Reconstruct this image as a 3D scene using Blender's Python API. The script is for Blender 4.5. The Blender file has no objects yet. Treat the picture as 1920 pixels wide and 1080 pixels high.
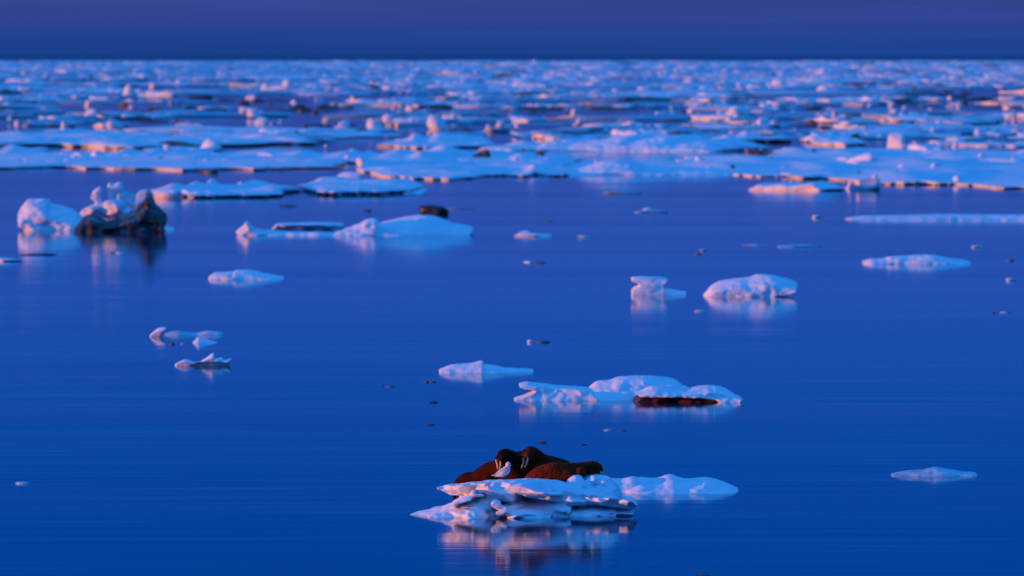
import bpy, math, random
import numpy as np
from mathutils import Vector, noise

scene = bpy.context.scene
# ------------------------------------------------------------------ camera
F = 16000.0          # focal length in photo pixels (300 mm lens, 36 mm film, 1920 px)
H = 13.3             # eye height above the water: a ship's deck
YH = 104.0           # row of the horizon in the photograph
PITCH = math.atan((540 - YH) / F)
cam_d = bpy.data.cameras.new("camera")
cam = bpy.data.objects.new("camera", cam_d)
scene.collection.objects.link(cam)
cam_d.lens = 300.0
cam_d.sensor_width = 36.0
cam_d.clip_start = 1.0
cam_d.clip_end = 500000.0
cam.location = (0, 0, H)
cam.rotation_euler = (math.pi / 2 - PITCH, 0, 0)
cam_d.dof.use_dof = True
cam_d.dof.focus_distance = 248.0
cam_d.dof.aperture_fstop = 1.9
scene.camera = cam

# ------------------------------------------------------------------ sky and sun
SUN_EL = math.radians(2.2)
SUN_TO = math.radians(8)     # sun stands to the left, a little behind the viewer
sun_dir = Vector((-math.cos(SUN_EL) * math.cos(SUN_TO), -math.cos(SUN_EL) * math.sin(SUN_TO), math.sin(SUN_EL)))
w = bpy.data.worlds.new("World")
scene.world = w
w.use_nodes = True
nt = w.node_tree
for n in list(nt.nodes):
    nt.nodes.remove(n)
N, L = nt.nodes.new, nt.links.new
out = N("ShaderNodeOutputWorld")
bg = N("ShaderNodeBackground")
sky = N("ShaderNodeTexSky")
sky.sky_type = 'NISHITA'
sky.sun_disc = False
sky.sun_elevation = SUN_EL
sky.sun_rotation = math.atan2(sun_dir.x, sun_dir.y)
sky.altitude = 10
tc = N("ShaderNodeTexCoord")
sep = N("ShaderNodeSeparateXYZ")
L(tc.outputs['Generated'], sep.inputs[0])
# the twilight colour by height above the horizon (a dark cloud bank low down, clear blue above)
asn = N("ShaderNodeMath"); asn.operation = 'ARCSINE'
L(sep.outputs['Z'], asn.inputs[0])
frac = N("ShaderNodeMath"); frac.operation = 'DIVIDE'; frac.use_clamp = True
L(asn.outputs[0], frac.inputs[0]); frac.inputs[1].default_value = math.pi / 2
root = N("ShaderNodeMath"); root.operation = 'POWER'
L(frac.outputs[0], root.inputs[0]); root.inputs[1].default_value = 0.5
ramp = N("ShaderNodeValToRGB")
L(root.outputs[0], ramp.inputs[0])
def stop(deg): return math.sqrt(max(deg, 0) / 90.0)
stops = [(0.0, (0.009, 0.054, 0.30)), (0.12, (0.018, 0.064, 0.33)), (0.36, (0.042, 0.064, 0.31)), (0.9, (0.040, 0.106, 0.54)),
         (1.6, (0.022, 0.104, 0.55)), (2.2, (0.007, 0.092, 0.52)), (3.2, (0.000, 0.073, 0.44)), (6.0, (0.000, 0.063, 0.39)), (14.0, (0.002, 0.10, 0.50)),
         (40.0, (0.042, 0.34, 1.08)), (90.0, (0.060, 0.43, 1.25))]
cr = ramp.color_ramp
while len(cr.elements) < len(stops):
    cr.elements.new(0.5)
for e, (d, c) in zip(cr.elements, stops):
    e.position = stop(d); e.color = (*c, 1)
# long faint streaks in the bank
mp = N("ShaderNodeMapping"); L(tc.outputs['Generated'], mp.inputs[0]); mp.inputs['Scale'].default_value = (14, 14, 520)
nz = N("ShaderNodeTexNoise"); L(mp.outputs[0], nz.inputs['Vector']); nz.inputs['Scale'].default_value = 1.0; nz.inputs['Detail'].default_value = 3
mr = N("ShaderNodeMapRange"); L(nz.outputs[0], mr.inputs['Value'])
mr.inputs['From Min'].default_value = 0.3; mr.inputs['From Max'].default_value = 0.7
mr.inputs['To Min'].default_value = 0.88; mr.inputs['To Max'].default_value = 1.12
m1 = N("ShaderNodeVectorMath"); m1.operation = 'SCALE'; L(ramp.outputs[0], m1.inputs[0]); L(mr.outputs[0], m1.inputs['Scale'])
# brightness round the compass from the physical sky
bw = N("ShaderNodeRGBToBW"); L(sky.outputs[0], bw.inputs[0])
nm = N("ShaderNodeMath"); nm.operation = 'MULTIPLY_ADD'; L(bw.outputs[0], nm.inputs[0])
nm.inputs[1].default_value = 0.10; nm.inputs[2].default_value = 0.85
cl = N("ShaderNodeMath"); cl.operation = 'MINIMUM'; L(nm.outputs[0], cl.inputs[0]); cl.inputs[1].default_value = 1.0
m2 = N("ShaderNodeVectorMath"); m2.operation = 'SCALE'; L(m1.outputs[0], m2.inputs[0]); L(cl.outputs[0], m2.inputs['Scale'])
L(m2.outputs[0], bg.inputs['Color'])
bg.inputs['Strength'].default_value = 1.0
L(bg.outputs[0], out.inputs['Surface'])

sd = bpy.data.lights.new("sun", 'SUN')
sd.energy = 5.0
sd.angle = math.radians(0.5)
sd.color = (1.0, 0.28, 0.05)
so = bpy.data.objects.new("sun", sd)
scene.collection.objects.link(so)
so.rotation_euler = sun_dir.to_track_quat('Z', 'Y').to_euler()

vs = scene.view_settings
vs.view_transform = 'Standard'
vs.look = 'None'
vs.exposure = 0.0
vs.gamma = 1.0
vs.use_curve_mapping = False
scene.cycles.max_bounces = 6
scene.cycles.diffuse_bounces = 3
scene.cycles.glossy_bounces = 3

# ------------------------------------------------------------------ helpers
R = random.Random(7)
CP, SP = math.cos(PITCH), math.sin(PITCH)
def ray(px, py):
    x, u = (px - 960) / F, (540 - py) / F
    return x, CP + u * SP, -SP + u * CP
def dist(py):                       # distance of the water seen at row py
    _, y, z = ray(960, py)
    return y * H / -z
def P(px, py, D):                   # the point D metres out that the photo shows at px, py
    x, y, z = ray(px, py)
    t = D / y
    return Vector((x * t, D, H + z * t))
def mpp(D): return D / F

def link(o, parent=None):
    scene.collection.objects.link(o)
    if parent is not None:
        o.parent = parent
    return o
def new_obj(name, me, mat=None, parent=None, loc=None):
    o = bpy.data.objects.new(name, me)
    if mat is not None and me is not None:
        me.materials.clear(); me.materials.append(mat)
    if loc is not None:
        o.location = loc
    return link(o, parent)
def tag(o, label=None, cat=None, group=None, kind=None):
    if label: o['label'] = label
    if cat: o['category'] = cat
    if group: o['group'] = group
    if kind: o['kind'] = kind
    return o
def smooth(me):
    me.polygons.foreach_set('use_smooth', [True] * len(me.polygons)); me.update()
def mesh(name, v, f):
    me = bpy.data.meshes.new(name)
    me.from_pydata([tuple(p) for p in v], [], f)
    me.update()
    return me
class Raw:                          # closed pieces to be fused into one skin
    def __init__(s): s.v, s.f = [], []
    def add(s, v, f):
        k = len(s.v); s.v += [tuple(p) for p in v]; s.f += [tuple(i + k for i in q) for q in f]
def fuse(raw, voxel, smooth_it=2, name="skin", factor=0.5):
    me = mesh("raw", raw.v, raw.f)
    o = link(bpy.data.objects.new("raw", me))
    m = o.modifiers.new("r", 'REMESH'); m.mode = 'VOXEL'; m.voxel_size = voxel; m.adaptivity = 0
    if smooth_it:
        s = o.modifiers.new("s", 'SMOOTH'); s.iterations = smooth_it; s.factor = factor
    dg = bpy.context.evaluated_depsgraph_get()
    res = bpy.data.meshes.new_from_object(o.evaluated_get(dg))
    res.name = name
    bpy.data.objects.remove(o); bpy.data.meshes.remove(me)
    smooth(res)
    return res
def roughen(me, amp, scale, seed, octaves=3, ridged=0.0):
    n = len(me.vertices)
    co = np.empty(n * 3); me.vertices.foreach_get('co', co); co = co.reshape(-1, 3)
    no = np.empty(n * 3); me.vertices.foreach_get('normal', no); no = no.reshape(-1, 3)
    off = Vector((seed * 3.17, seed * 1.31, seed * 7.7))
    d = np.empty(n)
    for i in range(n):
        p = Vector(co[i]) * scale + off
        a = noise.fractal(p, 1.0, 2.1, octaves)
        if ridged:
            a += ridged * (0.5 - abs(noise.noise(p * 0.6)) * 2)
        d[i] = a
    co += no * (d * amp)[:, None]
    me.vertices.foreach_set('co', co.ravel()); me.update()
def ico(sub):
    import bmesh
    bm = bmesh.new(); bmesh.ops.create_icosphere(bm, subdivisions=sub, radius=1)
    v = np.array([tuple(x.co) for x in bm.verts]); f = [tuple(x.index for x in q.verts) for q in bm.faces]
    bm.free(); return v, f
ICO1, ICO2, ICO3 = ico(1), ico(2), ico(3)

# ------------------------------------------------------------------ materials
def mat(name):
    m = bpy.data.materials.new(name); m.use_nodes = True
    t = m.node_tree
    return m, t, t.nodes['Principled BSDF']
def tex(t, scale, detail=4, rough=0.55, coord='Object', stretch=None):
    c = t.nodes.new("ShaderNodeTexCoord"); n = t.nodes.new("ShaderNodeTexNoise")
    src = c.outputs[coord]
    if stretch:
        mp = t.nodes.new("ShaderNodeMapping"); mp.inputs['Scale'].default_value = stretch
        t.links.new(src, mp.inputs[0]); src = mp.outputs[0]
    t.links.new(src, n.inputs['Vector'])
    n.inputs['Scale'].default_value = scale; n.inputs['Detail'].default_value = detail; n.inputs['Roughness'].default_value = rough
    return n
def ramp_node(t, src, stops):
    r = t.nodes.new("ShaderNodeValToRGB"); t.links.new(src, r.inputs[0])
    e = r.color_ramp.elements
    while len(e) < len(stops): e.new(0.5)
    for x, (p, c) in zip(e, stops): x.position = p; x.color = (*c, 1)
    return r
def bump(t, bsdf, src, strength, distance):
    b = t.nodes.new("ShaderNodeBump"); b.inputs['Strength'].default_value = strength; b.inputs['Distance'].default_value = distance
    t.links.new(src, b.inputs['Height']); t.links.new(b.outputs[0], bsdf.inputs['Normal']); return b

def ice_material(name, cols, nscale, bscale, bdist, rough=0.55):
    m, t, b = mat(name)
    n = tex(t, nscale, 5)
    r = ramp_node(t, n.outputs[0], [(0.32, cols[0]), (0.5, cols[1]), (0.66, cols[2])])
    t.links.new(r.outputs[0], b.inputs['Base Color'])
    b.inputs['Roughness'].default_value = rough
    b.inputs['Specular IOR Level'].default_value = 0.3
    g = tex(t, bscale, 6, 0.6)
    bump(t, b, g.outputs[0], 0.35, bdist)
    return m
M = {}
M['ice'] = ice_material("sea_ice_near", [(0.54, 0.72, 0.82), (0.72, 0.81, 0.87), (0.82, 0.86, 0.89)], 1.6, 7.0, 0.06)
M['ice_far'] = ice_material("sea_ice_far", [(0.46, 0.66, 0.78), (0.68, 0.79, 0.87), (0.80, 0.86, 0.89)], 0.35, 0.9, 0.45)
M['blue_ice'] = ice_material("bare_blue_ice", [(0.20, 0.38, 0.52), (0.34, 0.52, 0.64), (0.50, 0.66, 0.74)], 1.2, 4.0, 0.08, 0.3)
M['dirty'] = ice_material("sediment_ice", [(0.035, 0.016, 0.010), (0.11, 0.050, 0.032), (0.28, 0.25, 0.24)], 0.9, 3.0, 0.10, 0.5)
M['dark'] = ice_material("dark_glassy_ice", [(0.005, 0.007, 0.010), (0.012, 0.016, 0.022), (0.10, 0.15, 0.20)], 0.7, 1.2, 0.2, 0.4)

def water_material(name, rough, ripple, base=(0.0, 0.022, 0.075)):
    m, t, b = mat(name)
    b.inputs['Base Color'].default_value = (*base, 1)
    b.inputs['IOR'].default_value = 1.333
    b.inputs['Roughness'].default_value = rough
    ln = tex(t, 1.0, 3, 0.5, stretch=(0.004, 0.03, 1))
    lr = t.nodes.new("ShaderNodeMapRange"); t.links.new(ln.outputs[0], lr.inputs['Value'])
    lr.inputs['From Min'].default_value = 0.35; lr.inputs['From Max'].default_value = 0.65
    lr.inputs['To Min'].default_value = rough * 0.75; lr.inputs['To Max'].default_value = rough * 1.7
    t.links.new(lr.outputs[0], b.inputs['Roughness'])
    n1 = tex(t, 1.0, 3, 0.5, stretch=(0.10, 0.55, 1))
    n2 = tex(t, 1.0, 2, 0.5, stretch=(0.012, 0.05, 1))
    a = t.nodes.new("ShaderNodeMath"); a.operation = 'MULTIPLY_ADD'
    t.links.new(n2.outputs[0], a.inputs[0]); a.inputs[1].default_value = 4.0; t.links.new(n1.outputs[0], a.inputs[2])
    bump(t, b, a.outputs[0], 1.0, ripple)
    return m
M['water'] = water_material("calm_water", 0.048, 0.0085)
M['sea'] = water_material("ruffled_sea", 0.30, 0.05)

# ------------------------------------------------------------------ water
ICE_END = dist(115.5)
FAR = 220000.0
def quad(name, x0, x1, y0, y1, m):
    me = mesh(name, [(x0, y0, 0), (x1, y0, 0), (x1, y1, 0), (x0, y1, 0)], [(0, 1, 2, 3)])
    return tag(new_obj(name, me, m), kind='structure')
tag(quad("water", -60000, 60000, -3000, ICE_END, M['water']), label='calm deep blue sea water between the floes')
tag(quad("open_sea", -60000, 60000, ICE_END, FAR, M['sea']), label='dark ruffled open sea beyond the pack ice')

# ------------------------------------------------------------------ ice builders
def prism(raw, D, prof, d, lean=0.0, p=2.6, pivot='lo', skew=0.0, zw=None, end=0.35, taperx=0.12, n=9, yaw=0.0):
    """a lump of ice whose outline seen from the ship is prof (photo px), from d[0] to d[1] metres behind D"""
    dm = D + (d[0] + d[1]) / 2
    m_ = len(prof); fine = []
    for i in range(m_):
        p0, p1, p2, p3 = (np.array(prof[(i + k) % m_], float) for k in (-1, 0, 1, 2))
        for t in (0, 1 / 3, 2 / 3):
            fine.append(tuple(p1 * (1 - t) + p2 * t + 0.44 * t * (1 - t) * ((p1 - p0) * (1 - t) - (p3 - p2) * t)))
    q = [P(x, y, dm) for x, y in fine]
    pts = [(a.x, a.z if a.z > 0.03 else -0.35) for a in q]
    zs = [z for _, z in pts]; xs = [x for x, _ in pts]
    zp = min(zs) if pivot == 'lo' else (min(zs) + max(zs)) / 2
    xc = (min(xs) + max(xs)) / 2
    k = len(pts); v = []
    for i in range(n):
        t = -1 + 2 * i / (n - 1)
        s = max(end, (1 - abs(t) ** p) ** (1 / p)) if abs(t) < 1 else end
        for x, z in pts:
            zz = zp + (z - zp) * s
            v.append((xc + (x - xc) * (1 - taperx + taperx * s) + skew * t, D + d[0] + (d[1] - d[0]) * i / (n - 1) + (zz - zp) * lean, zz))
    if yaw:
        yc = D + (d[0] + d[1]) / 2; cy_, sy_ = math.cos(yaw), math.sin(yaw)
        v = [(xc + ((x - xc) * cy_ / cy_) + (y - yc) * -sy_, yc + (x - xc) * math.tan(yaw) + (y - yc) * cy_, z) for x, y, z in v]
    f = []
    for i in range(n - 1):
        for j in range(k):
            a, b = i * k + j, i * k + (j + 1) % k
            f.append((a, b, b + k, a + k))
    f.append(tuple(reversed(range(k)))); f.append(tuple(range((n - 1) * k, n * k)))
    raw.add(v, f)
def ellipsoid(raw, c, r, rot=0.0, src=None):
    V, Fc = src or ICO2
    ca, sa = math.cos(rot), math.sin(rot)
    v = []
    for x, y, z in V:
        x, y, z = x * r[0], y * r[1], z * r[2]
        v.append((c[0] + x * ca - z * sa, c[1] + y, c[2] + x * sa + z * ca))
    raw.add(v, Fc)
SEED = [0]
def place(me, name, m, label, cat, group=None, parts=None):
    """recentre the mesh at its waterline so that the object stands where the thing stands"""
    co = np.empty(len(me.vertices) * 3); me.vertices.foreach_get('co', co); co = co.reshape(-1, 3)
    c = (co.min(0) + co.max(0)) / 2; c[2] = 0
    co -= c; me.vertices.foreach_set('co', co.ravel()); me.update()
    o = new_obj(name, me, m, loc=tuple(c))
    return tag(o, label, cat, group)
def weather(me, u, amp, seed, depth):
    """melt hollows and broken faces: the skin is pushed in and out in depth, a little sideways and in height"""
    n = len(me.vertices)
    co = np.empty(n * 3); me.vertices.foreach_get('co', co); co = co.reshape(-1, 3)
    k1, k2 = 1 / (u * 38), 1 / (u * 13)
    A = min(depth * 0.26, u * 30)
    for i in range(n):
        x, y, z = co[i]
        p = Vector((x * k1, y * k1 * 0.4, z * k1 * 1.7 + seed * 4.1)); q = Vector((x * k2, y * k2 * 0.4 + 9, z * k2 * 1.5 + seed * 2.3))
        a, b = noise.noise_vector(p), noise.noise_vector(q)
        co[i, 1] += A * (a[1] + 0.3 * b[1])
        f = min(1.0, max(0.0, (z + 0.05) / (6 * u)))
        co[i, 0] += u * amp * (1.2 * a[0] + 0.8 * b[0])
        co[i, 2] += u * amp * (1.0 * a[2] + 0.8 * b[2]) * f
    me.vertices.foreach_set('co', co.ravel()); me.update()
def facets(me, u, amt, seed):
    """scalloped, crisp edged melt facets"""
    n = len(me.vertices)
    co = np.empty(n * 3); me.vertices.foreach_get('co', co); co = co.reshape(-1, 3)
    no = np.empty(n * 3); me.vertices.foreach_get('normal', no); no = no.reshape(-1, 3)
    k = 1 / (u * 17); d = np.empty(n)
    for i in range(n):
        p = co[i] * k
        d[i] = noise.voronoi(Vector((p[0], p[1] * 0.5, p[2] * 1.3 + seed)))[0][0] - 0.45
    co += no * (d * amt * u * 3.2)[:, None]
    me.vertices.foreach_set('co', co.ravel()); me.update()
def hero(label, yw, pieces, name="ice_floe", m='ice', amp=0.7, vox=1.0, cat="ice floe", group=None, rscale=None, wx=0.22, scallop=0.28, flat=0.92):
    D = dist(yw); u = mpp(D)
    raw = Raw()
    for a in pieces:
        a = dict(a); prism(raw, D, a.pop('o'), a.pop('d'), **a)
    me = fuse(raw, max(vox * u * 1.2, 0.02), 1, "floe")
    SEED[0] += 1
    weather(me, u, amp, SEED[0], wx * max(a['d'][1] - a['d'][0] for a in pieces))
    roughen(me, amp * u * 1.1, rscale or 1 / (u * 26), SEED[0], 5, 0.3)
    facets(me, u, scallop, SEED[0])
    for v in me.vertices: v.co.z *= flat
    return place(me, name, M[m], label, cat, group)

def lump_mesh(w, d, h, seed, sub=ICO3, cuts=16, sink=0.25, rough=0.06):
    """a chipped block of ice: an ellipsoid cut by random planes"""
    rr = random.Random(seed)
    V = sub[0].copy()
    V = np.sign(V) * np.abs(V) ** 0.75
    for _ in range(cuts):
        n = Vector((rr.gauss(0, 1), rr.gauss(0, 1), rr.gauss(0, 0.8))).normalized(); n = np.array(n)
        dd = rr.uniform(0.62, 0.92)
        s = V @ n - dd
        V -= np.outer(np.clip(s, 0, None), n)
    lo, hi = V.min(0), V.max(0)
    V = (V - (lo + hi) / 2) / (hi - lo)
    tp = rr.uniform(0.25, 0.75); lx, ly = rr.uniform(-0.35, 0.35), rr.uniform(-0.1, 0.3)
    g = 1 - tp * np.clip(V[:, 2] + 0.35, 0, 1)
    V[:, 0] = V[:, 0] * g + lx * (V[:, 2] + 0.5) * 0.8; V[:, 1] = V[:, 1] * g + ly * (V[:, 2] + 0.5)
    lo, hi = V.min(0), V.max(0)
    V = (V - (lo + hi) / 2) / (hi - lo)
    V = V * np.array([w, d, h * (1 + sink)]); V[:, 2] += h * (1 + sink) / 2 - h * sink
    me = mesh("lump", V, sub[1])
    smooth(me)
    if rough:
        roughen(me, rough * min(w, h), 2.2 / max(min(w, d), h), seed % 97, 3)
    return me
def chunk(px, yb, wpx, hpx, label, group=None, m='ice', D=None, z=0.0, name="ice_chunk", cat="ice chunk", deep=1.0, rot=0.0, sub=ICO3, tilt=0.0, sink=0.25):
    D = D or dist(yb); u = mpp(D)
    SEED[0] += 1
    me = lump_mesh(wpx * u, wpx * u * deep, hpx * u, SEED[0] * 13 + 5, sub, sink=sink)
    q = P(px, yb, D)
    o = new_obj(name, me, M[m], loc=(q.x, D, z))
    o.rotation_euler = (0, tilt, rot)
    return tag(o, label, cat, group)

def sheet(x0, x1, yf, yr, label, fb=5.0, seed=1, under=0.8, amp=0.5, bumps=(), m='ice_far', name="ice_floe", group=None, power=2.6, n=260, rings=34, wob=0.26):
    """a broad flat floe from its front edge (row yf) to its rear edge (row yr); fb = freeboard in px at the front"""
    Df, Dr = dist(yf), dist(yr)
    u = mpp(Df); fb *= 0.72; fbm = fb * u
    xa, xb = (x0 - 960) * u, (x1 - 960) * u
    cx, cy, a, b = (xa + xb) / 2, (Df + Dr) / 2, (xb - xa) / 2, (Dr - Df) / 2
    bm = [((bx - 960) * u - cx, bv, bh * u, br * u) for bx, bv, bh, br in bumps]
    off = Vector((seed * 5.3, seed * 2.9, 0))
    rad = []
    for j in range(n):
        t = 2 * math.pi * j / n
        c, s = math.cos(t), math.sin(t)
        r = (abs(c) ** power + abs(s) ** power) ** (-1 / power)
        r *= 1 - wob * 0.5 + wob * noise.fractal(Vector((c * 1.7, s * 1.7, 0)) + off, 0.9, 2.1, 5)
        x = r * c * a; y = r * s * b
        y += b * 0.16 * noise.fractal(Vector((x * 0.06, seed, s)), 0.9, 2.1, 5)
        rad.append((x, y))
    def height(x, y, e):
        z = fbm * (0.72 + 0.28 * min(1, e * 7)) + fbm * amp * (0.5 + noise.fractal(Vector((x * 0.10, y * 0.045, seed)), 0.75, 2.2, 6)) * min(1, e * 9)
        for bx, bv, bh, br in bm:
            z += bh * math.exp(-((x - bx) / br) ** 2 - ((y - bv * b) / max(br * 1.3, b * 0.22)) ** 2)
        return z
    v = [(0, 0, height(0, 0, 1))]
    for k in range(1, rings + 1):
        q = (k / rings) ** 0.75
        for x, y in rad:
            v.append((x * q, y * q, height(x * q, y * q, 1 - q)))
    def skirt(inset, z):
        for j, (x, y) in enumerate(rad):
            l = math.hypot(x, y); g = max(0.2, 1 - inset * (1.0 + 0.4 * noise.noise(Vector((x * 0.12, y * 0.12, seed + 9)))) / l)
            v.append((x * g, y * g, z))
    skirt(-0.06 * fbm, fbm * 0.66)
    skirt(0.20 * fbm * under, fbm * 0.54)
    skirt(2.2 * fbm * under, fbm * 0.16)
    skirt(2.6 * fbm * under, -fbm)
    f = [(0, 1 + j, 1 + (j + 1) % n) for j in range(n)]
    for k in range(rings + 3):
        o = 1 + k * n
        for j in range(n):
            j2 = (j + 1) % n
            f.append((o + j, o + n + j, o + n + j2, o + j2))
    f.append(tuple(reversed([1 + (rings + 3) * n + j for j in range(n)])))
    me = mesh("sheet", v, f); smooth(me)
    fl = [True] * (n * rings) + [False] * (len(f) - n * rings)
    me.polygons.foreach_set('use_smooth', fl); me.update()
    o = new_obj(name, me, M[m], loc=(cx, cy, 0))
    return tag(o, label, "ice floe", group)

# ================================================================== the walrus floe
wf = 968; D0 = dist(wf)      # about 246 m out
hero("jagged ice floe carrying the four walruses and the gull", wf, [
    # the bench that the animals lie on
    dict(o=[(864, 930), (872, 909), (910, 906), (1000, 903), (1080, 905), (1115, 908), (1138, 925), (1128, 955), (878, 955)], d=(2.2, 8.0), p=6, end=0.8, n=7),
    # the ledge with its sunlit front, overhanging at the left
    dict(o=[(846, 914), (850, 909), (858, 909), (864, 907), (872, 907), (888, 905), (905, 903), (945, 900), (985, 900), (992, 920), (990, 938), (955, 938), (925, 934), (905, 933), (890, 929), (872, 926), (858, 920)], d=(0.7, 3.0), pivot='mid', p=4.5, end=0.86, lean=0.1, yaw=-0.38),
    # low tongue running out to the left
    dict(o=[(771, 969), (775, 964), (784, 959), (800, 957), (812, 952), (830, 949), (848, 941), (860, 940), (872, 934), (888, 929), (905, 931), (926, 936), (938, 950), (945, 969)], d=(-0.4, 2.4), lean=0.5, taperx=0.12, end=0.3, yaw=-0.22),
    dict(o=[(800, 969), (830, 960), (870, 953), (900, 955), (915, 969)], d=(-1.3, 0.6), lean=0.8, end=0.2, taperx=0.4),
    # tilted big slab, top of the heap at the right
    dict(o=[(968, 922), (976, 912), (990, 904), (1008, 900), (1040, 902), (1075, 911), (1110, 920), (1145, 929), (1172, 938), (1196, 946), (1180, 951), (1150, 950), (1120, 947), (1075, 948), (1030, 940), (1000, 936)], d=(0.2, 3.0), lean=0.9, pivot='mid', end=0.45, taperx=0.2),
    # the lower front block and its foot
    dict(o=[(928, 970), (924, 956), (934, 947), (950, 942), (968, 936), (990, 937), (1010, 933), (1048, 936), (1076, 945), (1060, 950), (1046, 955), (1030, 963), (1000, 966), (985, 970)], d=(-0.8, 2.4), lean=0.7, end=0.4, taperx=0.3),
    dict(o=[(950, 970), (966, 958), (990, 955), (1012, 958), (1034, 963), (1026, 970)], d=(-1.6, 0.4), lean=0.7, end=0.25, taperx=0.4),
    dict(o=[(1052, 968), (1070, 953), (1088, 951), (1096, 956), (1112, 949), (1140, 951), (1160, 947), (1190, 949), (1184, 962), (1172, 968)], d=(0.1, 2.6), end=0.7, taperx=0.2, lean=0.2),
    dict(o=[(1000, 968), (1016, 956), (1044, 950), (1070, 952), (1096, 949), (1128, 951), (1158, 955), (1150, 961), (1100, 964), (1060, 967)], d=(-0.4, 2.0), lean=0.5, end=0.45, taperx=0.2),
    # mounds behind at the right end
    dict(o=[(1063, 908), (1066, 899), (1074, 893), (1080, 892), (1089, 894), (1097, 902), (1102, 896), (1112, 891), (1124, 892), (1140, 894), (1152, 903), (1163, 920), (1158, 942), (1075, 945)], d=(1.2, 3.2), lean=0.35, end=0.5, pivot='mid'),
], amp=0.75, vox=0.8, wx=0.32, scallop=0.75, flat=1.0)
cg = "ice pieces broken onto the walrus floe"
def shard(prof, d, label, m='ice', lean=0.2, yw=wf, amp=0.3, **k):
    return hero(label, yw, [dict(o=prof, d=d, pivot='mid', lean=lean, end=0.5, **k)], name="ice_chunk", m=m, amp=amp, vox=0.6, cat="ice chunk", group=cg, flat=1.0)
shard([(968, 915), (978, 907), (996, 904), (1012, 908), (1024, 916), (1034, 922), (1046, 924), (1046, 928), (1012, 929), (984, 926), (974, 921)], (-0.45, 1.2), "pink lit lens shaped ice block at the middle of the walrus floe", lean=-0.1, yaw=-0.5)
shard([(913, 911), (918, 911), (930, 922), (931, 928), (926, 928), (917, 919)], (0.3, 1.3), "thin pale ice stick leaning on the ledge under the gull")
shard([(884, 920), (891, 919), (893, 926), (905, 927), (906, 931), (888, 931), (885, 927)], (0.0, 1.3), "small sunlit ice knob on the tongue below the darkest walrus")
shard([(920, 941), (928, 936), (938, 941), (940, 948), (951, 951), (952, 957), (938, 957), (924, 950)], (-0.9, 0.8), "broken ice chunk wedged upright in front of the ledge", amp=0.6)
shard([(932, 958), (948, 953), (956, 957), (957, 964), (940, 967), (930, 963)], (-1.2, 0.5), "flat amber tinted ice piece at the waterline before the walruses")
shard([(848, 944), (866, 933), (882, 929), (884, 934), (866, 941), (852, 949)], (-0.6, 1.4), "narrow sunlit ice ridge lying along the tongue of the floe")

hero("low rounded floe with a bright rim beside the walrus floe", 926, [
    dict(o=[(1163, 928), (1167, 914), (1180, 905), (1192, 898), (1205, 897), (1222, 899), (1240, 897), (1250, 893), (1262, 892), (1274, 897), (1290, 900), (1325, 897), (1350, 902), (1372, 911), (1389, 921), (1370, 928)], d=(-1.2, 4.4), lean=1.8, p=2.0, end=0.2, taperx=0.35),
    dict(o=[(1132, 928), (1134, 903), (1146, 896), (1165, 897), (1184, 893), (1196, 894), (1188, 903), (1176, 914), (1172, 928)], d=(0.5, 3.4), lean=0.4, end=0.4, taperx=0.2),
], amp=0.3, wx=0.15, scallop=0.3)

# ================================================================== walruses
def m_fur(name, c0, c1):
    m, t, b = mat(name)
    n = tex(t, 5.0, 6, 0.65)
    r = ramp_node(t, n.outputs[0], [(0.3, c0), (0.7, c1)])
    t.links.new(r.outputs[0], b.inputs['Base Color'])
    b.inputs['Roughness'].default_value = 0.7; b.inputs['Specular IOR Level'].default_value = 0.06
    g = tex(t, 9.0, 5, 0.6, stretch=(1.6, 1.6, 0.6)); bump(t, b, g.outputs[0], 0.7, 0.05)
    return m
M['fur'] = m_fur("walrus_hide", (0.088, 0.0105, 0.0022), (0.185, 0.026, 0.005))
M['fur_dark'] = m_fur("walrus_hide_dark", (0.022, 0.0030, 0.0009), (0.058, 0.009, 0.0022))  # darkest of the three hide tones
M['fur_mid'] = m_fur("walrus_hide_shaded", (0.070, 0.0085, 0.002), (0.16, 0.023, 0.0045))  # darker hide copy, the middle animal's shading put into its colour
def plain(name, c, rough=0.4):
    m, t, b = mat(name)
    n = tex(t, 14.0, 3); r = ramp_node(t, n.outputs[0], [(0.3, tuple(x * 0.82 for x in c)), (0.7, c)])
    t.links.new(r.outputs[0], b.inputs['Base Color']); b.inputs['Roughness'].default_value = rough
    return m
M['ivory'] = plain("ivory", (0.72, 0.48, 0.25), 0.35)
M['eye'] = plain("dark_eye", (0.012, 0.008, 0.006), 0.1)
M['feather'] = plain("white_feather", (0.80, 0.80, 0.80), 0.7)
M['grey_feather'] = plain("grey_feather", (0.52, 0.53, 0.56), 0.7)
M['beak'] = plain("yellow_beak", (0.55, 0.36, 0.10), 0.4)
M['leg'] = plain("black_leg", (0.03, 0.025, 0.025), 0.5)

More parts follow.
